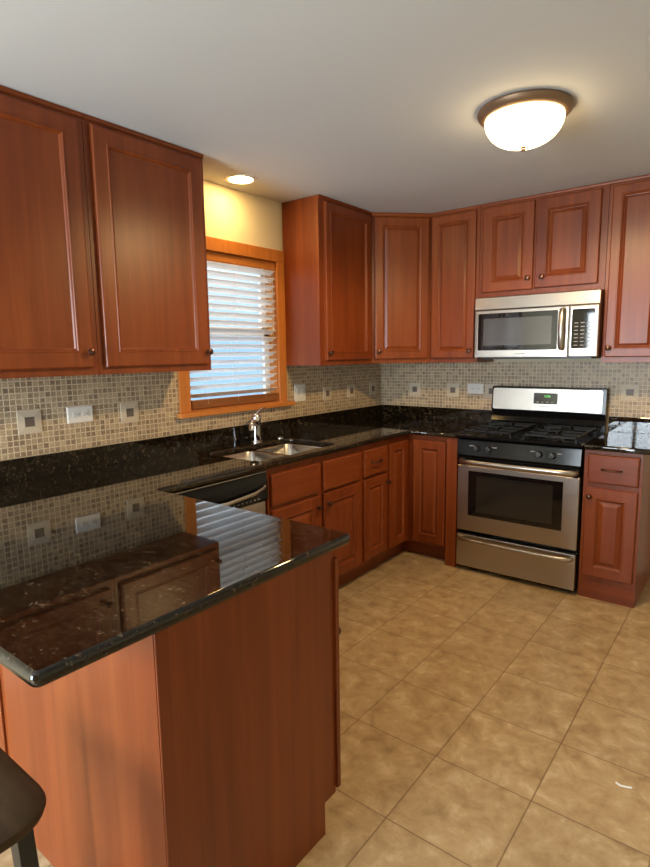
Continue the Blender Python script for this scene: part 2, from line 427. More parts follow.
accents(bl, (0, -1.8, GT), [(-2.893, 1.166), (-2.397, 1.162), (-0.754, 1.155), (-0.447, 1.155), (-0.142, 1.155)], lambda p, a, z: (-p.y, a + p.x, z + p.z))
bb = thing('tile_backsplash', 'tan stone mosaic backsplash on the range wall under the microwave', 'backsplash', (1.0, 0, GT))
MB().box(0.0005, 2.14, -0.008, -0.0005, GT, 1.366).build('mosaic_field', M_MOSB, bb, (1.0, 0, GT))
accents(bb, (1.0, 0, GT), [(0.325, 1.150), (0.655, 1.152), (0.962, 1.154), (1.870, 1.172)], lambda p, a, z: (a + p.x, p.y, z + p.z))

# ------------------------------------------------------------------ cabinets (local: x along the front, -y towards the room)
def panel_door(parent, x0, x1, z0, z1, yb, fw=0.055, raised=True, knob=None, slope=0.026, name='door'):
    d = MB().rect_rings(x0, x1, z0, z1, [(0, yb), (0, yb - 0.015), (0.0025, yb - 0.0185), (0.006, yb - 0.02), (fw, yb - 0.02), (fw + 0.002, yb - 0.0225), (fw + 0.006, yb - 0.0225),
        (fw + 0.009, yb - 0.019), (fw + 0.013, yb - 0.0165), (fw + 0.017, yb - 0.011), (fw + 0.017, yb - 0.006)]).build(name, M_WOOD, parent)
    i = fw + 0.0165
    prof = [(i, yb - 0.006), (i, yb - 0.010), (i + 0.003, yb - 0.0095)]
    if raised: prof += [(i + 0.004, yb - 0.011), (i + slope, yb - 0.0185), (i + slope + 0.0015, yb - 0.0195)]
    MB().rect_rings(x0, x1, z0, z1, prof).build('door_panel', M_WOOD, d)
    if knob: add_knob(d, knob[0], yb - 0.02, knob[1])
    return d
def add_knob(parent, x, y, z):
    mt = Matrix.Translation((x, y, z)) @ Matrix.Rotation(PI / 2, 4, 'X')
    k = MB().lathe([(0, 0), (0.0085, 0), (0.0085, 0.002), (0.0055, 0.005), (0.005, 0.012), (0.009, 0.015), (0.0145, 0.019), (0.0155, 0.023), (0.0135, 0.0275), (0.007, 0.030), (0, 0.0305)], mt, 20).build('knob', M_BRONZE, parent, smooth=True)
    k['label'] = 'small round bronze knob'
def drawer_front(parent, x0, x1, z0, z1, yb, pull=None, name='drawer_front'):
    d = MB().rect_rings(x0, x1, z0, z1, [(0, yb), (0, yb - 0.013), (0.003, yb - 0.0175), (0.009, yb - 0.02)]).build(name, M_WOODH, parent)
    if pull:
        x, z = pull; y = yb - 0.02
        p = MB().tube([(x - 0.048, y, z), (x - 0.047, y - 0.016, z), (x - 0.040, y - 0.024, z), (x - 0.02, y - 0.027, z), (x, y - 0.028, z), (x + 0.02, y - 0.027, z), (x + 0.040, y - 0.024, z), (x + 0.047, y - 0.016, z), (x + 0.048, y, z)],
                      [0.0065, 0.0045, 0.0045, 0.0055, 0.0062, 0.0055, 0.0045, 0.0045, 0.0065], 10)
        for sx in (-1, 1): p.lathe([(0, 0), (0.010, 0), (0.010, 0.003), (0, 0.004)], Matrix.Translation((x + sx * 0.048, y, z)) @ Matrix.Rotation(PI / 2, 4, 'X'), 14)
        o = p.build('drawer_pull', M_BRONZE, d, smooth=True); o['label'] = 'bronze bow pull'
    return d

ZB, ZT = 1.369, CZ - 0.002
def upper(label, loc, rot, w, doors, zb=ZB, d=0.305, crown=True):
    t = thing('wall_cabinet', label, 'cabinet', (loc[0], loc[1], zb), rot)
    h = ZT - zb
    MB().box(0.0008, w - 0.0008, -d + 0.019, -0.009, 0, h).build('carcass', M_WOOD, t)
    MB().box(0.0002, w - 0.0002, -d, -d + 0.0185, 0, h).build('face_frame', M_WOOD, t)
    for x0, x1, z0, z1, kn, kw in doors:
        panel_door(t, x0, x1, z0 - zb, z1 - zb, -d - 0.0004, knob=(kn[0], kn[1] - zb), **kw)
    if crown:
        c = MB(); n = [( -d, h - 0.018), (-d - 0.003, h - 0.018), (-d - 0.007, h - 0.013), (-d - 0.008, h - 0.006), (-d - 0.011, h - 0.002), (-d - 0.011, h), (-d, h)]
        c.loft([[(x, y, z) for y, z in n] for x in (0.0002, w - 0.0002)])
        c.build('top_moulding', M_WOODH, t)
    return t
R90 = PI / 2
DZ0, DZ1 = 1.400, 2.374
flat = dict(raised=False, fw=0.062)
# window wall, nearest the camera first
upper('large cherry wall cabinet nearest the camera, cut by the picture edge, above the outlet', (0, -3.330, 0), R90, 0.608, [(0.030, 0.580, DZ0, DZ1, (0.558, 1.464), flat)])
upper('large cherry wall cabinet adjoining the window, with a broad glare on its door', (0, -2.720, 0), R90, 0.616, [(0.027, 0.590, DZ0, DZ1, (0.580, 1.462), flat)])
upper('cherry wall cabinet between window and diagonal corner cabinet, its glossy side panel showing', (0, -1.206, 0), R90, 0.594, [(0.050, 0.560, DZ0, DZ1, (0.066, 1.450), dict(raised=False, fw=0.048))])
# diagonal corner cabinet
t = thing('corner_wall_cabinet', 'diagonal cherry corner wall cabinet above the inside corner of the granite counter', 'cabinet', (0.305, -0.610, ZB), PI / 4)
Rm = Matrix.Rotation(-PI / 4, 3, 'Z')
def loc2(x, y): v = Rm @ Vector((x - 0.305, y + 0.610, 0)); return (v.x, v.y)
poly = [loc2(*p) for p in ((0.009, -0.009), (0.009, -0.609), (0.305, -0.609), (0.609, -0.305), (0.609, -0.009))]
MB().loft([[(x, y, z) for x, y in poly] for z in (0, ZT - ZB)]).build('carcass', M_WOOD, t)
DW = 0.305 * math.sqrt(2)
panel_door(t, 0.022, DW - 0.022, DZ0 - ZB, DZ1 - ZB, -0.0008, fw=0.050, slope=0.02, knob=(0.046, 1.452 - ZB))
h = ZT - ZB
MB().loft([[(x, y, z) for y, z in ((0.002, h - 0.026), (-0.004, h - 0.026), (-0.009, h - 0.019), (-0.010, h - 0.008), (-0.014, h - 0.002), (-0.014, h), (0.002, h))] for x in (0.001, DW - 0.001)]).build('top_moulding', M_WOODH, t)
# range wall
nar = dict(fw=0.046, slope=0.016)
upper('narrow cherry wall cabinet between the corner cabinet and the microwave', (0.611, 0, 0), 0, 0.358, [(0.012, 0.336, DZ0, DZ1, (0.312, 1.452), nar)])
upper('short two-door cherry wall cabinet mounted directly over the microwave', (0.971, 0, 0), 0, 0.779,
      [(0.025, 0.358, 1.833, DZ1, (0.333, 1.902), dict(fw=0.058, slope=0.022)), (0.372, 0.742, 1.836, DZ1, (0.420, 1.902), dict(fw=0.062, slope=0.022))], zb=1.798)
upper('tall narrow cherry wall cabinet past the microwave, pale glare on its lower door', (1.752, 0, 0), 0, 0.345, [(0.020, 0.318, DZ0, DZ1, (0.042, 1.453), dict(fw=0.046, slope=0.014))])

BT = 0.8825
def base_carcass(t, w, d=0.61, toe=True):
    y = -d
    pts = [(-0.012, 0.0), (-0.012, BT), (y + 0.019, BT), (y + 0.019, 0.105), (y + 0.075, 0.105), (y + 0.075, 0.0)] if toe else [(-0.012, 0), (-0.012, BT), (y + 0.019, BT), (y + 0.019, 0)]
    MB().loft([[(x, a, b) for a, b in pts] for x in (0.001, w - 0.001)]).build('carcass', M_WOOD, t)
    MB().box(0.001, w - 0.001, y, y + 0.0185, 0.105, BT, 0.001).build('face_frame', M_WOOD, t)
    if toe: MB().box(0.001, w - 0.001, y + 0.070, y + 0.0745, 0, 0.105).build('toe_kick', M_WOODH, t)

# sink base: open-topped so that the bowls hang inside
t = thing('base_cabinet', 'cherry sink base cabinet with two drawer-style panels and two doors, beside the dishwasher', 'cabinet', (0, -2.038, 0), R90)
m = MB()
m.box(0.001, 0.018, -0.591, -0.012, 0.105, BT); m.box(0.810, 0.827, -0.591, -0.012, 0.105, BT); m.box(0.018, 0.810, -0.591, -0.012, 0.105, 0.125); m.box(0.018, 0.810, -0.024, -0.012, 0.125, BT)
m.build('carcass', M_WOOD, t)
MB().rect_rings(0.001, 0.827, 0.105, BT, [(0, -0.5915), (0, -0.61), (0.012, -0.61)]).build('face_frame', M_WOOD, t)
MB().box(0.001, 0.827, -0.540, -0.5355, 0, 0.105).build('toe_kick', M_WOODH, t)
drawer_front(t, 0.016, 0.403, 0.678, 0.847, -0.6104, name='false_front'); drawer_front(t, 0.438, 0.808, 0.676, 0.845, -0.6104, name='false_front')
panel_door(t, 0.016, 0.403, 0.130, 0.660, -0.6104, knob=(0.376, 0.598)); panel_door(t, 0.438, 0.808, 0.130, 0.660, -0.6104, knob=(0.468, 0.600))
# drawer base
t = thing('base_cabinet', 'narrow cherry base cabinet with one drawer between the sink base and the corner', 'cabinet', (0, -1.209, 0), R90)
base_carcass(t, 0.303)
drawer_front(t, 0.018, 0.292, 0.676, 0.848, -0.6104, (0.150, 0.763)); panel_door(t, 0.018, 0.285, 0.135, 0.660, -0.6104, fw=0.050, slope=0.02, knob=(0.272, 0.603))
# corner base: L shape, two doors meeting at the inside corner, plain column against the range
t = thing('corner_base_cabinet', 'cherry corner base cabinet whose two panelled doors meet at the inside corner', 'cabinet', (0.0, 0.0, 0))
L = [(0.012, -0.012), (0.012, -0.904), (0.606, -0.904), (0.606, -0.606), (0.906, -0.606), (0.906, -0.012)]
L2 = [(0.012, -0.012), (0.012, -0.904), (0.535, -0.904), (0.535, -0.535), (0.906, -0.535), (0.906, -0.012)]
m = MB().loft([[(x, y, z) for x, y in L] for z in (0.105, BT)]); m.build('carcass', M_WOOD, t)
MB().loft([[(x, y, z) for x, y in L2] for z in (0.0, 0.1045)]).build('toe_kick', M_WOODH, t)
panel_door(t, 0.652, 0.896, 0.130, 0.848, -0.6065, fw=0.048, slope=0.020)
d2 = MB()
def susan_left():
    # same door turned to face the room from the window wall
    a = bpy.data.objects.new('door', None)
    n0 = len(COL.objects)
    d = panel_door(t, 0.022, 0.255, 0.130, 0.848, -0.6065, fw=0.048, slope=0.020)
    for o in [d] + list(d.children):
        o.data.transform(Matrix.Translation((0, -0.904, 0)) @ Matrix.Rotation(PI / 2, 4, 'Z'))
    bpy.data.objects.remove(a)
susan_left()
MB().box(0.908, 0.984, -0.628, -0.012, 0.0, BT, 0.0015).build('end_panel', M_WOOD, t)
# cabinet past the range
t = thing('base_cabinet', 'narrow cherry base cabinet with bronze drawer pull standing alone past the range', 'cabinet', (1.757, 0, 0), 0)
base_carcass(t, 0.300, toe=False)
MB().box(0.001, 0.299, -0.6095, -0.5915, 0.0, 0.104).build('toe_board', M_WOODH, t)
drawer_front(t, 0.024, 0.284, 0.694, 0.858, -0.6104, (0.150, 0.778)); panel_door(t, 0.018, 0.284, 0.140, 0.664, -0.6104, knob=(0.044, 0.615), slope=0.024)

# peninsula
PE, PB, PF = 1.590, -3.396, -2.763
o0 = (0.8, -3.08, 0)
t = thing('peninsula_cabinet', 'cherry peninsula cabinet with plain back and end panels beneath the granite bar', 'cabinet', o0)
yk = PF - 0.0225
m = MB().box(0.012, PE - 0.0195, PB + 0.007, yk - 0.019, 0.105, BT).box(0.012, PE - 0.0195, PB + 0.007, yk - 0.075, 0.0, 0.105)
m.build('carcass', M_WOOD, t, o0)
pts = [(PB + 0.0065, 0), (PB + 0.0065, BT), (yk, BT), (yk, 0.105), (yk - 0.055, 0.105), (yk - 0.055, 0)]
MB().loft([[(x, y, z) for y, z in pts] for x in (PE - 0.019, PE)]).build('end_panel', M_WOOD, t, o0)
MB().box(0.80, PE - 0.0005, PB, PB + 0.006, 0, BT).build('back_panel', M_WOOD, t, o0)
MB().box(0.012, 0.7995, PB, PB + 0.006, 0, BT).build('back_panel', M_WOOD, t, o0)
MB().box(0.755, 0.795, PB - 0.008, PB - 0.0005, 0, BT, 0.002).build('seam_batten', M_WOOD, t, o0)
MB().box(PE + 0.0005, PE + 0.006, PB, PB + 0.035, 0, BT, 0.002).build('corner_strip', M_WOOD, t, o0)
MB().box(0.645, PE - 0.0195, yk - 0.0185, yk, 0.105, BT).build('face_frame', M_WOOD, t, o0)
for x0, x1, dr in ((0.68, 1.10, 1), (1.125, PE + 0.008, 0)):
    # these fronts face the kitchen side (+y)
    rot = Matrix.Translation((x0 + x1 - o0[0], -o0[1], 0)) @ Matrix.Rotation(PI, 4, 'Z')
    yl = -(yk + 0.0004)
    ps = [drawer_front(t, x0, x1, 0.690, 0.850, yl, ((x0 + x1) / 2, 0.77)), panel_door(t, x0, x1, 0.122, 0.672, yl, knob=(x0 + 0.03, 0.61))] if dr else [panel_door(t, x0, x1, 0.122, 0.855, yl, knob=(x0 + 0.03, 0.61))]
    for d in ps:
        for o in [d] + list(d.children): o.data.transform(rot)
MB().box(0.012, 0.600, yk + 0.001, -2.646, 0.0, BT).build('corner_filler', M_WOOD, t, o0)

# ------------------------------------------------------------------ countertops
def fillet(pts, rad):
    out = []
    n = len(pts)
    for i, p in enumerate(pts):
        r = rad.get(i, 0)
        if not r: out.append(p); continue
        p0, p1 = Vector(pts[i - 1]), Vector(pts[(i + 1) % n]); pv = Vector(p)
        a = (p0 - pv).normalized(); b = (p1 - pv).normalized()
        ctr = pv + (a + b) * r
        for k in range(6):
            th = k / 5 * PI / 2
            v = ctr - b * r * math.cos(th) - a * r * math.sin(th)
            out.append((v.x, v.y))
    return out
YP, YN, XP = -2.704, -3.640, 1.604
ol = fillet([(0.010, -0.010), (0.010, YN), (XP, YN), (XP, YP), (0.645, YP), (0.645, -0.645), (0.984, -0.645), (0.984, -0.010)], {2: 0.018, 3: 0.022, 4: 0.012, 5: 0.012})
hole = [(x, y) for x, y, z in rrect(0.175, 0.565, -2.047, -1.385, 0.045, 0)]
CT0, CT1 = 0.8835, 0.914
c0 = (0.6, -2.0, CT0)
t = thing('granite_countertop', 'polished black granite countertop turning from the sink run into the breakfast bar', 'countertop', c0)
flat_top(slab(ol, [hole[::-1]], CT0, CT1, 0.011, keep=lambda p: p.x > 0.02 and p.y < -0.02).build('counter_slab', M_GRAN, t, c0))
m = MB().box(0.0005, 0.021, YN + 0.01, -0.0005, CT1, GT, 0.0015); m.build('upstand', M_GRAN, t, c0)
MB().box(0.0215, 0.984, -0.021, -0.0005, CT1, GT, 0.0015).build('upstand', M_GRAN, t, c0)
c1 = (1.9, -0.3, CT0)
t = thing('granite_countertop', 'small polished black granite countertop past the range reflecting daylight', 'countertop', c1)
flat_top(slab(fillet([(1.757, -0.010), (1.757, -0.645), (2.135, -0.645), (2.135, -0.010)], {1: 0.006, 2: 0.02}), [], CT0, CT1, 0.009, keep=lambda p: p.y < -0.02).build('counter_slab', M_GRAN, t, c1))
MB().box(1.757, 2.135, -0.021, -0.0005, CT1, GT, 0.0015).build('upstand', M_GRAN, t, c1)

# ------------------------------------------------------------------ sink and faucet
s0 = (0.39, -1.71, 0.70)
t = thing('kitchen_sink', 'stainless steel double bowl sink set under the granite by the window', 'sink', s0)
def bowl(x0, x1, y0, y1):
    z = CT0 - 0.0015
    rings = [rrect(x0 - 0.012, x1 + 0.012, y0 - 0.010, y1 + 0.010, 0.052, z - 0.002, 8), rrect(x0 - 0.012, x1 + 0.012, y0 - 0.010, y1 + 0.010, 0.052, z, 8), rrect(x0, x1, y0, y1, 0.044, z, 8), rrect(x0 + 0.004, x1 - 0.004, y0 + 0.004, y1 - 0.004, 0.043, z - 0.006, 8),
             rrect(x0 + 0.012, x1 - 0.012, y0 + 0.012, y1 - 0.012, 0.054, 0.745, 8), rrect(x0 + 0.022, x1 - 0.022, y0 + 0.022, y1 - 0.022, 0.050, 0.722, 8), rrect(x0 + 0.048, x1 - 0.048, y0 + 0.048, y1 - 0.048, 0.04, 0.712, 8),
             rrect((x0 + x1) / 2 - 0.045, (x0 + x1) / 2 + 0.045, (y0 + y1) / 2 - 0.045, (y0 + y1) / 2 + 0.045, 0.044, 0.708, 8)]
    b = MB().loft(rings, cap0=False).build('bowl', M_SINK, t, s0, smooth=True)
    cx, cy = (x0 + x1) / 2, (y0 + y1) / 2
    MB().lathe([(0.042, 0.7085), (0.040, 0.711), (0.030, 0.7095), (0.012, 0.7095), (0.008, 0.716), (0, 0.717)], Matrix.Translation((cx, cy, 0)), 24).build('drain', M_CHROME, b, s0, smooth=True)
bowl(0.177, 0.556, -2.040, -1.722); bowl(0.177, 0.556, -1.698, -1.391)

f0 = (0.112, -1.600, CT1)
t = thing('faucet', 'chrome single-lever kitchen faucet standing behind the sink under the window', 'faucet', f0)
MB().lathe([(0, 0.0003), (0.034, 0.0003), (0.034, 0.004), (0.030, 0.008), (0.025, 0.012), (0.024, 0.05), (0.0235, 0.10), (0.025, 0.115), (0.028, 0.130), (0.0285, 0.150), (0.026, 0.164), (0.018, 0.174), (0, 0.178)], None, 28).build('faucet_body', M_CHROME, t, smooth=True)
MB().tube([(0.006, -0.010, 0.110), (0.026, -0.036, 0.126), (0.048, -0.066, 0.137), (0.070, -0.096, 0.140), (0.090, -0.123, 0.132), (0.102, -0.140, 0.114), (0.105, -0.145, 0.094)], [0.017, 0.0165, 0.016, 0.0155, 0.0155, 0.017, 0.0165], 16).build('spout', M_CHROME, t, smooth=True)
MB().tube([(-0.002, 0.004, 0.168), (-0.008, 0.024, 0.182), (-0.014, 0.054, 0.196), (-0.018, 0.082, 0.202), (-0.020, 0.100, 0.201)], [0.011, 0.0095, 0.008, 0.009, 0.005], 12, 0.6, 1.0).build('lever', M_CHROME, t, smooth=True)
o = MB().lathe([(0, 0.0003), (0.022, 0.0003), (0.022, 0.004), (0.018, 0.009), (0.008, 0.0115), (0, 0.012)], None, 24).build('sink_hole_cover', M_CHROME, smooth=True)
o.location = (0.140, -1.420, CT1); o['label'] = 'small round chrome cap on the granite behind the second sink bowl'; o['category'] = 'cap'

# ------------------------------------------------------------------ dishwasher
t = thing('dishwasher', 'built-in dishwasher with black control panel and stainless door below the counter', 'dishwasher', (0, -2.643, 0), R90)
W_ = 0.592
MB().box(0.002, W_ - 0.002, -0.575, -0.012, 0.10, 0.868).build('tub', M_BLACKM, t)
MB().box(0.002, W_ - 0.002, -0.612, -0.578, 0.115, 0.718, 0.004).build('door_panel', M_STEEL, t)
cp = MB().loft([[(x, y, z) for y, z in ((-0.578, 0.722), (-0.622, 0.724), (-0.632, 0.735), (-0.630, 0.825), (-0.618, 0.862), (-0.578, 0.866))] for x in (0.002, W_ - 0.002)]).build('control_panel', M_BLACK, t)
MB().tube([(0.03, -0.628, 0.800), (0.05, -0.642, 0.795), (0.12, -0.652, 0.782), (0.30, -0.656, 0.772), (0.48, -0.652, 0.782), (0.55, -0.642, 0.795), (0.572, -0.628, 0.800)], 0.010, 12, 0.9, 0.6).build('handle', plain('grey_handle_metal', (0.42, 0.40, 0.37), 0.3, 0.9), t, smooth=True)
MB().box(0.004, W_ - 0.004, -0.626, -0.600, 0.8685, 0.8725).build('top_trim', M_STEEL, t)
m = MB()
for k in range(9): m.box(0.30 + k * 0.027, 0.312 + k * 0.027, -0.6328, -0.6318, 0.742, 0.747)
m.build('control_legend', M_GREY, cp)
MB().box(0.002, W_ - 0.002, -0.540, -0.520, 0.0, 0.098).build('toe_kick', M_BLACKM, t)

# ------------------------------------------------------------------ gas range
t = thing('gas_range', 'stainless steel and black gas range with oven between the base cabinets', 'range', (0.9905, -0.016, 0))
RWd = 0.7615
MB().box(0.004, RWd - 0.004, -0.585, 0.0, 0.02, 0.893, 0.002).box(0.03, RWd - 0.03, -0.56, -0.03, 0.0, 0.02).build('body', M_BLACK, t)
dr = MB().box(0.007, RWd - 0.007, -0.632, -0.587, 0.034, 0.253, 0.005).build('storage_drawer', M_STEEL, t)
def bar_handle(z, x0, x1, y, par, name, r=0.013):
    MB().tube([(x0, y, z), (x0 + 0.006, y - 0.022, z), (x0 + 0.03, y - 0.040, z), (x0 + 0.10, y - 0.048, z), ((x0 + x1) / 2, y - 0.052, z), (x1 - 0.10, y - 0.048, z), (x1 - 0.03, y - 0.040, z), (x1 - 0.006, y - 0.022, z), (x1, y, z)],
              [r * 0.9] * 2 + [r] * 5 + [r * 0.9] * 2, 14, 1.15, 0.75).build(name, M_STEEL, par, smooth=True)
bar_handle(0.226, 0.026, RWd - 0.026, -0.631, dr, 'drawer_handle')
od = MB().rect_rings(0.007, RWd - 0.007, 0.281, 0.716, [(0, -0.587), (0, -0.628), (0.005, -0.632)]).build('oven_door', M_STEEL, t)
MB().box(0.007, RWd - 0.007, -0.632, -0.587, 0.7165, 0.772, 0.004).build('door_top_band', M_BLACK, od)
wn_ = MB().box(0.083, 0.668, -0.6345, -0.6322, 0.386, 0.682, 0.001).build('oven_window', M_BGLASS, od)
MB().box(0.137, 0.612, -0.6355, -0.6346, 0.416, 0.656).build('viewing_pane', M_SMOKE, wn_)
bar_handle(0.744, 0.030, RWd - 0.022, -0.631, od, 'oven_handle', 0.0155)
cp = MB().loft([[(x, y, z) for y, z in ((-0.585, 0.776), (-0.634, 0.778), (-0.638, 0.786), (-0.622, 0.880), (-0.585, 0.892))] for x in (0.004, RWd - 0.004)]).build('control_panel', M_BLACK, t)
nrm = Vector((0, -0.094, -0.016)).normalized()
for x in (0.134, 0.212, 0.522, 0.600):
    mt = Matrix.Translation((x, -0.630, 0.830)) @ Matrix.Rotation(PI / 2 - 0.1, 4, 'X')
    k = MB().lathe([(0, 0), (0.0215, 0), (0.0215, 0.006), (0.0175, 0.010), (0.0165, 0.020), (0.0145, 0.023), (0, 0.0235)], mt, 24).build('burner_knob', M_BLACKM, cp, smooth=True)
    b = bmesh.new(); m = MB(); m.box(-0.0045, 0.0045, -0.017, 0.017, 0.020, 0.030, 0.0015); bmesh.ops.transform(m.bm, matrix=mt, verts=m.bm.verts); b.free()
    mm = MB(); mm.box(-0.0012, 0.0012, 0.004, 0.0165, 0.0302, 0.0308)
    bmesh.ops.transform(mm.bm, matrix=mt, verts=mm.bm.verts)
    tmp = bpy.data.meshes.new('g'); m.bm.to_mesh(tmp); m.bm.free()
    q = bmesh.new(); q.from_mesh(k.data); q.from_mesh(tmp); q.to_mesh(k.data); q.free(); bpy.data.meshes.remove(tmp)
    k.data.materials.append(M_GREY)
    n0 = len(k.data.polygons)
    q = bmesh.new(); q.from_mesh(k.data); tmp = bpy.data.meshes.new('g'); mm.bm.to_mesh(tmp); mm.bm.free(); q.from_mesh(tmp); bpy.data.meshes.remove(tmp)
    q.faces.ensure_lookup_table()
    for f in list(q.faces)[n0:]: f.material_index = 1
    q.to_mesh(k.data); q.free()
for x in (0.098, 0.248, 0.484, 0.640):
    MB().box(x - 0.014, x + 0.014, -0.6305, -0.6280, 0.843, 0.848).build('knob_mark', M_GREY, cp)
ct = MB().box(0.0, RWd, -0.640, -0.070, 0.8935, 0.910, 0.005).build('cooktop', M_BLACK, t)
for bx, by in ((0.19, -0.50), (0.19, -0.22), (0.572, -0.50), (0.572, -0.22)):
    MB().lathe([(0, 0.9105), (0.055, 0.9105), (0.052, 0.914), (0.040, 0.918), (0.040, 0.926), (0.032, 0.930), (0, 0.931)], Matrix.Translation((bx, by, 0)), 24).build('burner', M_IRON, t, smooth=True)
for gx in (0.19, 0.572):
    g = MB(); x0, x1, y0, y1 = gx - 0.155, gx + 0.155, -0.615, -0.105; z0, z1 = 0.936, 0.946
    for a in ((x0, x1, y0, y0 + 0.009), (x0, x1, y1 - 0.009, y1), (x0, x0 + 0.009, y0, y1), (x1 - 0.009, x1, y0, y1), (x0, x1, -0.3645, -0.3555)): g.box(*a, z0, z1)
    for by in (-0.50, -0.22):
        for sx in (-1, 1):
            a, b = sorted((gx + sx * 0.038, gx + sx * 0.150)); g.box(a, b, by - 0.0045, by + 0.0045, z0, z1 + 0.002)
            a, b = sorted((by + sx * 0.038, by + sx * 0.130)); g.box(gx - 0.0045, gx + 0.0045, a, b, z0, z1 + 0.002)
    for x in (x0, x1 - 0.009):
        for y in (y0, y1 - 0.009): g.box(x, x + 0.009, y, y + 0.009, 0.9103, z0)
    g.build('burner_grate', M_IRON, t)
bgd = MB().loft([[(x, y, z) for y, z in ((0.0, 0.8945), (-0.066, 0.8945), (-0.066, 0.955), (-0.052, 0.985), (-0.060, 1.020), (-0.072, 1.030), (-0.058, 1.190), (-0.040, 1.196), (0.0, 1.196))] for x in (0.004, RWd - 0.004)]).build('backguard', M_BLACK, t)
# steel fascia, leaning back, rounded corners
mt = Matrix.Translation((0, -0.0725, 1.036)) @ Matrix.Rotation(PI / 2 - 0.087, 4, 'X')
pn = MB().loft([rrect(0.014, RWd - 0.024, 0.0, 0.148, 0.014, z) for z in (0.0, 0.003, 0.0045)], mat=mt).build('fascia', M_STEEL, bgd)
dp = MB().loft([rrect(0.302, 0.460, 0.046, 0.120, 0.006, z) for z in (0.0048, 0.0066)], mat=mt).build('clock_display', M_BGLASS, bgd)
rt = (Matrix.Rotation(PI / 2 - 0.087, 3, 'X'))
def on_fascia(x, v, d): return mt @ Vector((x, v, d))
text_mesh('clock_digits', '12:06', 0.020, M_LED, bgd, on_fascia(0.392, 0.098, 0.0070), rt)
m = MB()
for k in range(4): m.loft([rrect(0.322 + k * 0.032, 0.338 + k * 0.032, 0.056, 0.061, 0.001, z, 1) for z in (0.0067, 0.0071)], mat=mt)
m.build('display_legend', M_GREY, bgd)
text_mesh('maker_lettering', 'FRIGIDAIRE', 0.013, M_DARKP, bgd, on_fascia(0.381, 0.028, 0.0049), rt)

# ------------------------------------------------------------------ microwave
t = thing('microwave', 'stainless steel over-the-range microwave with black window hung above the range', 'microwave', (0.9915, -0.009, 1.402))
MW, MH = 0.7600, 0.392
MB().box(0.002, MW - 0.002, -0.372, 0, 0.004, MH, 0.002).build('body', plain('dark_microwave_case', (0.030, 0.022, 0.020), 0.35), t)
MB().loft([[(x, y, z) for y, z in ((-0.373, 0.309), (-0.400, 0.309), (-0.402, 0.313), (-0.396, MH - 0.006), (-0.390, MH), (-0.373, MH))] for x in (0.0, MW)]).build('vent_panel', M_STEEL, t)
SX = 0.593
dr = MB().rect_rings(0.0, SX - 0.001, 0.0, 0.3055, [(0, -0.373), (0, -0.397), (0.004, -0.401), (0.02, -0.402)]).build('door', M_STEEL, t)
mt = Matrix.Rotation(PI / 2, 4, 'X')
wv = MB().loft([rrect(0.024, 0.530, 0.047, 0.285, 0.008, z) for z in (0.4021, 0.4035)], mat=mt).build('door_window', M_BGLASS, dr)
MB().loft([rrect(0.060, 0.495, 0.080, 0.252, 0.006, z) for z in (0.4036, 0.4041)], mat=mt).build('viewing_screen', M_MWGLASS, wv)
MB().tube([(0.560, -0.402, 0.288), (0.560, -0.424, 0.284), (0.560, -0.436, 0.262), (0.560, -0.441, 0.17), (0.560, -0.436, 0.076), (0.560, -0.424, 0.054), (0.560, -0.402, 0.050)], [0.014, 0.014, 0.015, 0.015, 0.015, 0.014, 0.014], 14, 0.8, 1.15).build('door_handle', M_STEEL, dr, smooth=True)
cpn = MB().rect_rings(SX + 0.001, MW, 0.0, 0.3055, [(0, -0.373), (0, -0.397), (0.004, -0.401), (0.01, -0.402)]).build('control_panel', M_STEEL, t)
MB().loft([rrect(0.612, 0.738, 0.052, 0.284, 0.008, z) for z in (0.4021, 0.4034)], mat=mt).build('keypad', M_BGLASS, cpn)
m = MB()
for r_ in range(7):
    for c_ in range(3): m.box(0.627 + c_ * 0.035, 0.648 + c_ * 0.035, -0.4038, -0.4035, 0.068 + r_ * 0.022, 0.073 + r_ * 0.022)
m.build('keypad_legend', M_GREY, cpn)
text_mesh('maker_lettering', 'FRIGIDAIRE', 0.0135, M_DARKP, dr, Vector((0.307, -0.4024, 0.025)), FRONT)
MB().box(0.04, MW - 0.04, -0.36, -0.03, -0.010, 0.004).build('underside_grille', M_BLACKM, t)

# ------------------------------------------------------------------ outlets and switches
def plate(name, label, cat, loc, rotz, w, h, kind):
    t = thing(name, label, cat, loc, rotz)
    p = MB().rect_rings(-w / 2, w / 2, -h / 2, h / 2, [(0, -0.0085), (0, -0.0115), (0.004, -0.014)]).build('cover_plate', M_PLATE, t)
    if kind == 'outlet':
        for sx in (-0.022, 0.022):
            r = MB().loft([rrect(sx - 0.0165, sx + 0.0165, -0.014, 0.014, 0.008, z) for z in (0.0141, 0.0158)], mat=Matrix.Rotation(PI / 2, 4, 'X')).build('receptacle', M_PLATE, t)
            m = MB().box(sx - 0.007, sx + 0.001, -0.0162, -0.0158, 0.0045, 0.0065).box(sx - 0.006, sx + 0.001, -0.0162, -0.0158, -0.0065, -0.0045)
            m.lathe([(0, 0), (0.0025, 0), (0.0025, 0.0004), (0, 0.0004)], Matrix.Translation((sx + 0.009, -0.0158, 0)) @ Matrix.Rotation(PI / 2, 4, 'X'), 10)
            m.build('slots', M_SLOT, r)
        MB().lathe([(0, 0), (0.003, 0), (0.002, 0.0012), (0, 0.0014)], Matrix.Translation((0, -0.0141, 0)) @ Matrix.Rotation(PI / 2, 4, 'X'), 10).build('screw', M_PLATE, t)
    else:
        for sx in (-0.023, 0.023):
            MB().loft([[(sx - 0.0165, -0.0141, z), (sx + 0.0165, -0.0141, z), (sx + 0.0165, y, z), (sx - 0.0165, y, z)] for z, y in ((-0.033, -0.0150), (0.0, -0.0165), (0.033, -0.0190))]).build('rocker', M_PLATE, t)
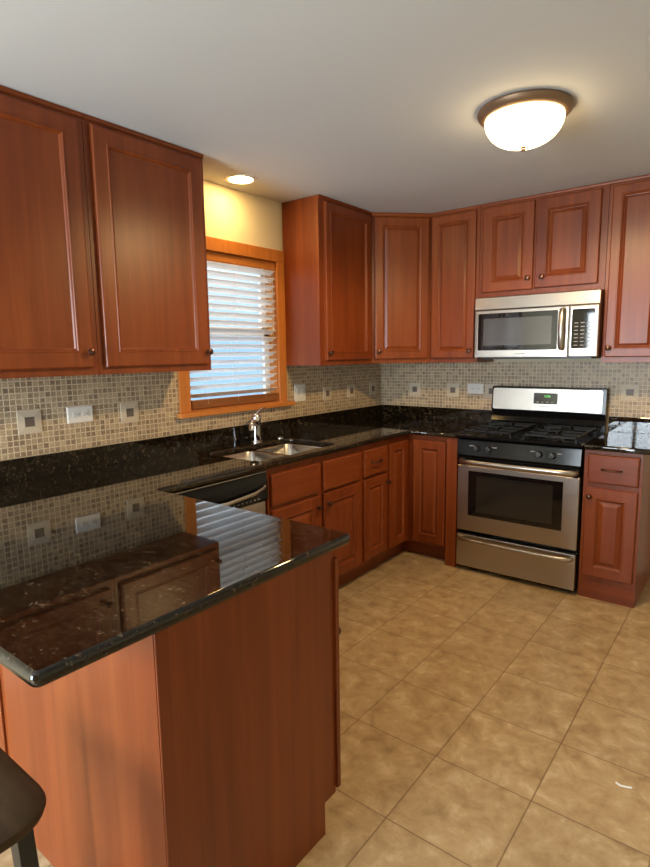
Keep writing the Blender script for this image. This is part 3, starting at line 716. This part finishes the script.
plate('wall_outlet', 'white sideways duplex outlet on the mosaic under the large cabinets near the bar', 'outlet', (0, -2.660, 1.177), R90, 0.127, 0.077, 'outlet')
plate('light_switch', 'white two-rocker switch plate on the mosaic beside the window', 'switch', (0, -1.064, 1.177), R90, 0.118, 0.122, 'switch')
plate('wall_outlet', 'white sideways duplex outlet on the mosaic beside the range backguard', 'outlet', (0.837, 0, 1.168), 0, 0.124, 0.077, 'outlet')

# ------------------------------------------------------------------ blind
t = thing('window_blind', 'white horizontal slat blind with wooden valance in the window above the sink', 'blind', (-0.010, (WY0 + WY1) / 2, 1.16))
y0, y1 = WY0 + 0.014, WY1 - 0.014
b0 = (-0.010, (WY0 + WY1) / 2, 1.16)
MB().box(-0.018, 0.010, y0, y1, 1.974, 2.022, 0.006).build('valance', M_PINEH, t, b0)
MB().box(-0.034, 0.014, y0 + 0.004, y1 - 0.004, 1.143, 1.192, 0.005).build('bottom_rail', M_RAIL, t, b0)
NS = 17; tilt = math.radians(30)
for k in range(NS):
    zc = 1.216 + k * (1.957 - 1.216) / (NS - 1)
    pts = []
    for i in range(7):
        u = -0.025 + 0.05 * i / 6; bow = 0.004 * (1 - (u / 0.025) ** 2)
        pts.append((u, bow))
    pr = [(u, b + 0.0013) for u, b in pts] + [(u, b - 0.0013) for u, b in pts[::-1]]
    c_, s_ = math.cos(tilt), math.sin(tilt)
    ring = [(-0.010 + u * c_ - b * s_, zc + u * s_ + b * c_) for u, b in pr]
    MB().loft([[(x, y, z) for x, z in ring] for y in (y0 + 0.003, y1 - 0.003)]).build('slat', M_SLAT, t, b0, smooth=True)
for y in (y0 + 0.12, (y0 + y1) / 2, y1 - 0.12):
    m = MB()
    for x in (0.0135, -0.0335): m.tube([(x, y, 1.165), (x, y, 1.985)], 0.0009, 6)
    m.build('ladder_cord', M_CORD, t, b0)
m = MB().tube([(0.016, y1 - 0.035, 1.985), (0.0165, y1 - 0.036, 1.62)], 0.0011, 6); m.lathe([(0, 0), (0.004, 0.002), (0.005, 0.02), (0.002, 0.03), (0, 0.03)], Matrix.Translation((0.0165, y1 - 0.036, 1.59)), 10)
m.build('pull_cord', M_CORD, t, b0, smooth=True)

# ------------------------------------------------------------------ ceiling lamps
LX, LY = 1.695, -1.615
t = thing('ceiling_light', 'bronze-rimmed dome ceiling light with lit frosted bowl', 'lamp', (LX, LY, CZ))
MB().lathe([(0, -0.0005), (0.164, -0.0005), (0.181, -0.003), (0.184, -0.010), (0.180, -0.020), (0.172, -0.030), (0.163, -0.036), (0.154, -0.037), (0.152, -0.030), (0, -0.030)], None, 56).build('rim', M_RIM, t, smooth=True)
bw = [(0.151, -0.033)]
for i in range(1, 13):
    a = i / 12 * PI / 2
    bw.append((0.154 * math.cos(a) ** 0.85 if i < 12 else 0.0, -0.036 - 0.108 * math.sin(a)))
MB().lathe(bw, None, 56).build('glass_bowl', M_BOWL, t, smooth=True)
MB().lathe([(0, -0.142), (0.012, -0.143), (0.013, -0.147), (0.008, -0.150), (0.010, -0.155), (0.007, -0.161), (0, -0.163)], None, 20).build('finial', M_RIM, t, smooth=True)
bulb = bpy.data.lights.new('ceiling_bulb', 'SPOT')
bulb.energy = 105; bulb.color = (1.0, 0.66, 0.29); bulb.spot_size = math.radians(168); bulb.spot_blend = 0.35; bulb.shadow_soft_size = 0.06
bo = bpy.data.objects.new('ceiling_bulb', bulb); bo.parent = t; bo.location = (0, 0, -0.085); COL.objects.link(bo)
t = thing('recessed_light', 'small lit recessed ceiling light in front of the window wall', 'lamp', (0.172, -1.722, CZ))
MB().lathe([(0.066, -0.0005), (0.092, -0.0005), (0.091, -0.004), (0.080, -0.008), (0.068, -0.007), (0.066, -0.003)], None, 40).build('trim_ring', M_WHITE, t, smooth=True)
MB().lathe([(0.0665, -0.003), (0.060, -0.008), (0.04, -0.013), (0, -0.015)], None, 40).build('lamp_lens', M_LENS, t, smooth=True)

# ------------------------------------------------------------------ stool and scrap
SX0, SX1, SY1, SY0, SZ = 1.144, 1.561, -3.590, -4.008, 0.620
s0 = ((SX0 + SX1) / 2, (SY0 + SY1) / 2, 0)
t = thing('counter_stool', 'dark brown square-seated stool with gunmetal legs pulled up to the granite bar', 'stool', s0)
rings = []
for ins, z in ((0.012, SZ - 0.026), (0.003, SZ - 0.023), (0.0, SZ - 0.014), (0.003, SZ - 0.005), (0.014, SZ), (0.06, SZ - 0.003), (0.12, SZ - 0.008)):
    rings.append(rrect(SX0 + ins, SX1 - ins, SY0 + ins, SY1 - ins, max(0.085 - ins * 0.6, 0.01), z, 8))
MB().loft(rings).build('seat', M_SEAT, t, s0, smooth=True)
for sx in (0, 1):
    for sy in (0, 1):
        x = (SX0 + 0.075, SX1 - 0.075)[sx]; y = (SY0 + 0.06, SY1 - 0.05)[sy]; dx = (-0.02, 0.02)[sx]; dy = (-0.02, 0.02)[sy]
        MB().loft([[(x + dx * k + a, y + dy * k + b, z) for a, b in ((-0.019, -0.015), (0.019, -0.015), (0.019, 0.015), (-0.019, 0.015))] for k, z in ((0, SZ - 0.0265), (1, 0.0))]).build('leg', M_LEGM, t, s0)
for y, z in ((SY0 + 0.045, 0.2), (SY1 - 0.036, 0.2)): MB().box(SX0 + 0.085, SX1 - 0.085, y - 0.008, y + 0.008, z, z + 0.025).build('stretcher', M_LEGM, t, s0)
m = MB().loft([[(2.245 + 0.016 * i, -2.090 - 0.006 * math.sin(i * 1.5) + a, z) for a, z in ((-0.004, 0.0005), (0.004, 0.0005), (0.003, 0.003), (-0.003, 0.003))] for i in range(4)])
p0 = (2.269, -2.093, 0.0)
o = m.build('paper_scrap', M_PAPER, off=p0); o.location = p0; o['label'] = 'tiny white scrap lying on the floor tiles'; o['category'] = 'scrap'
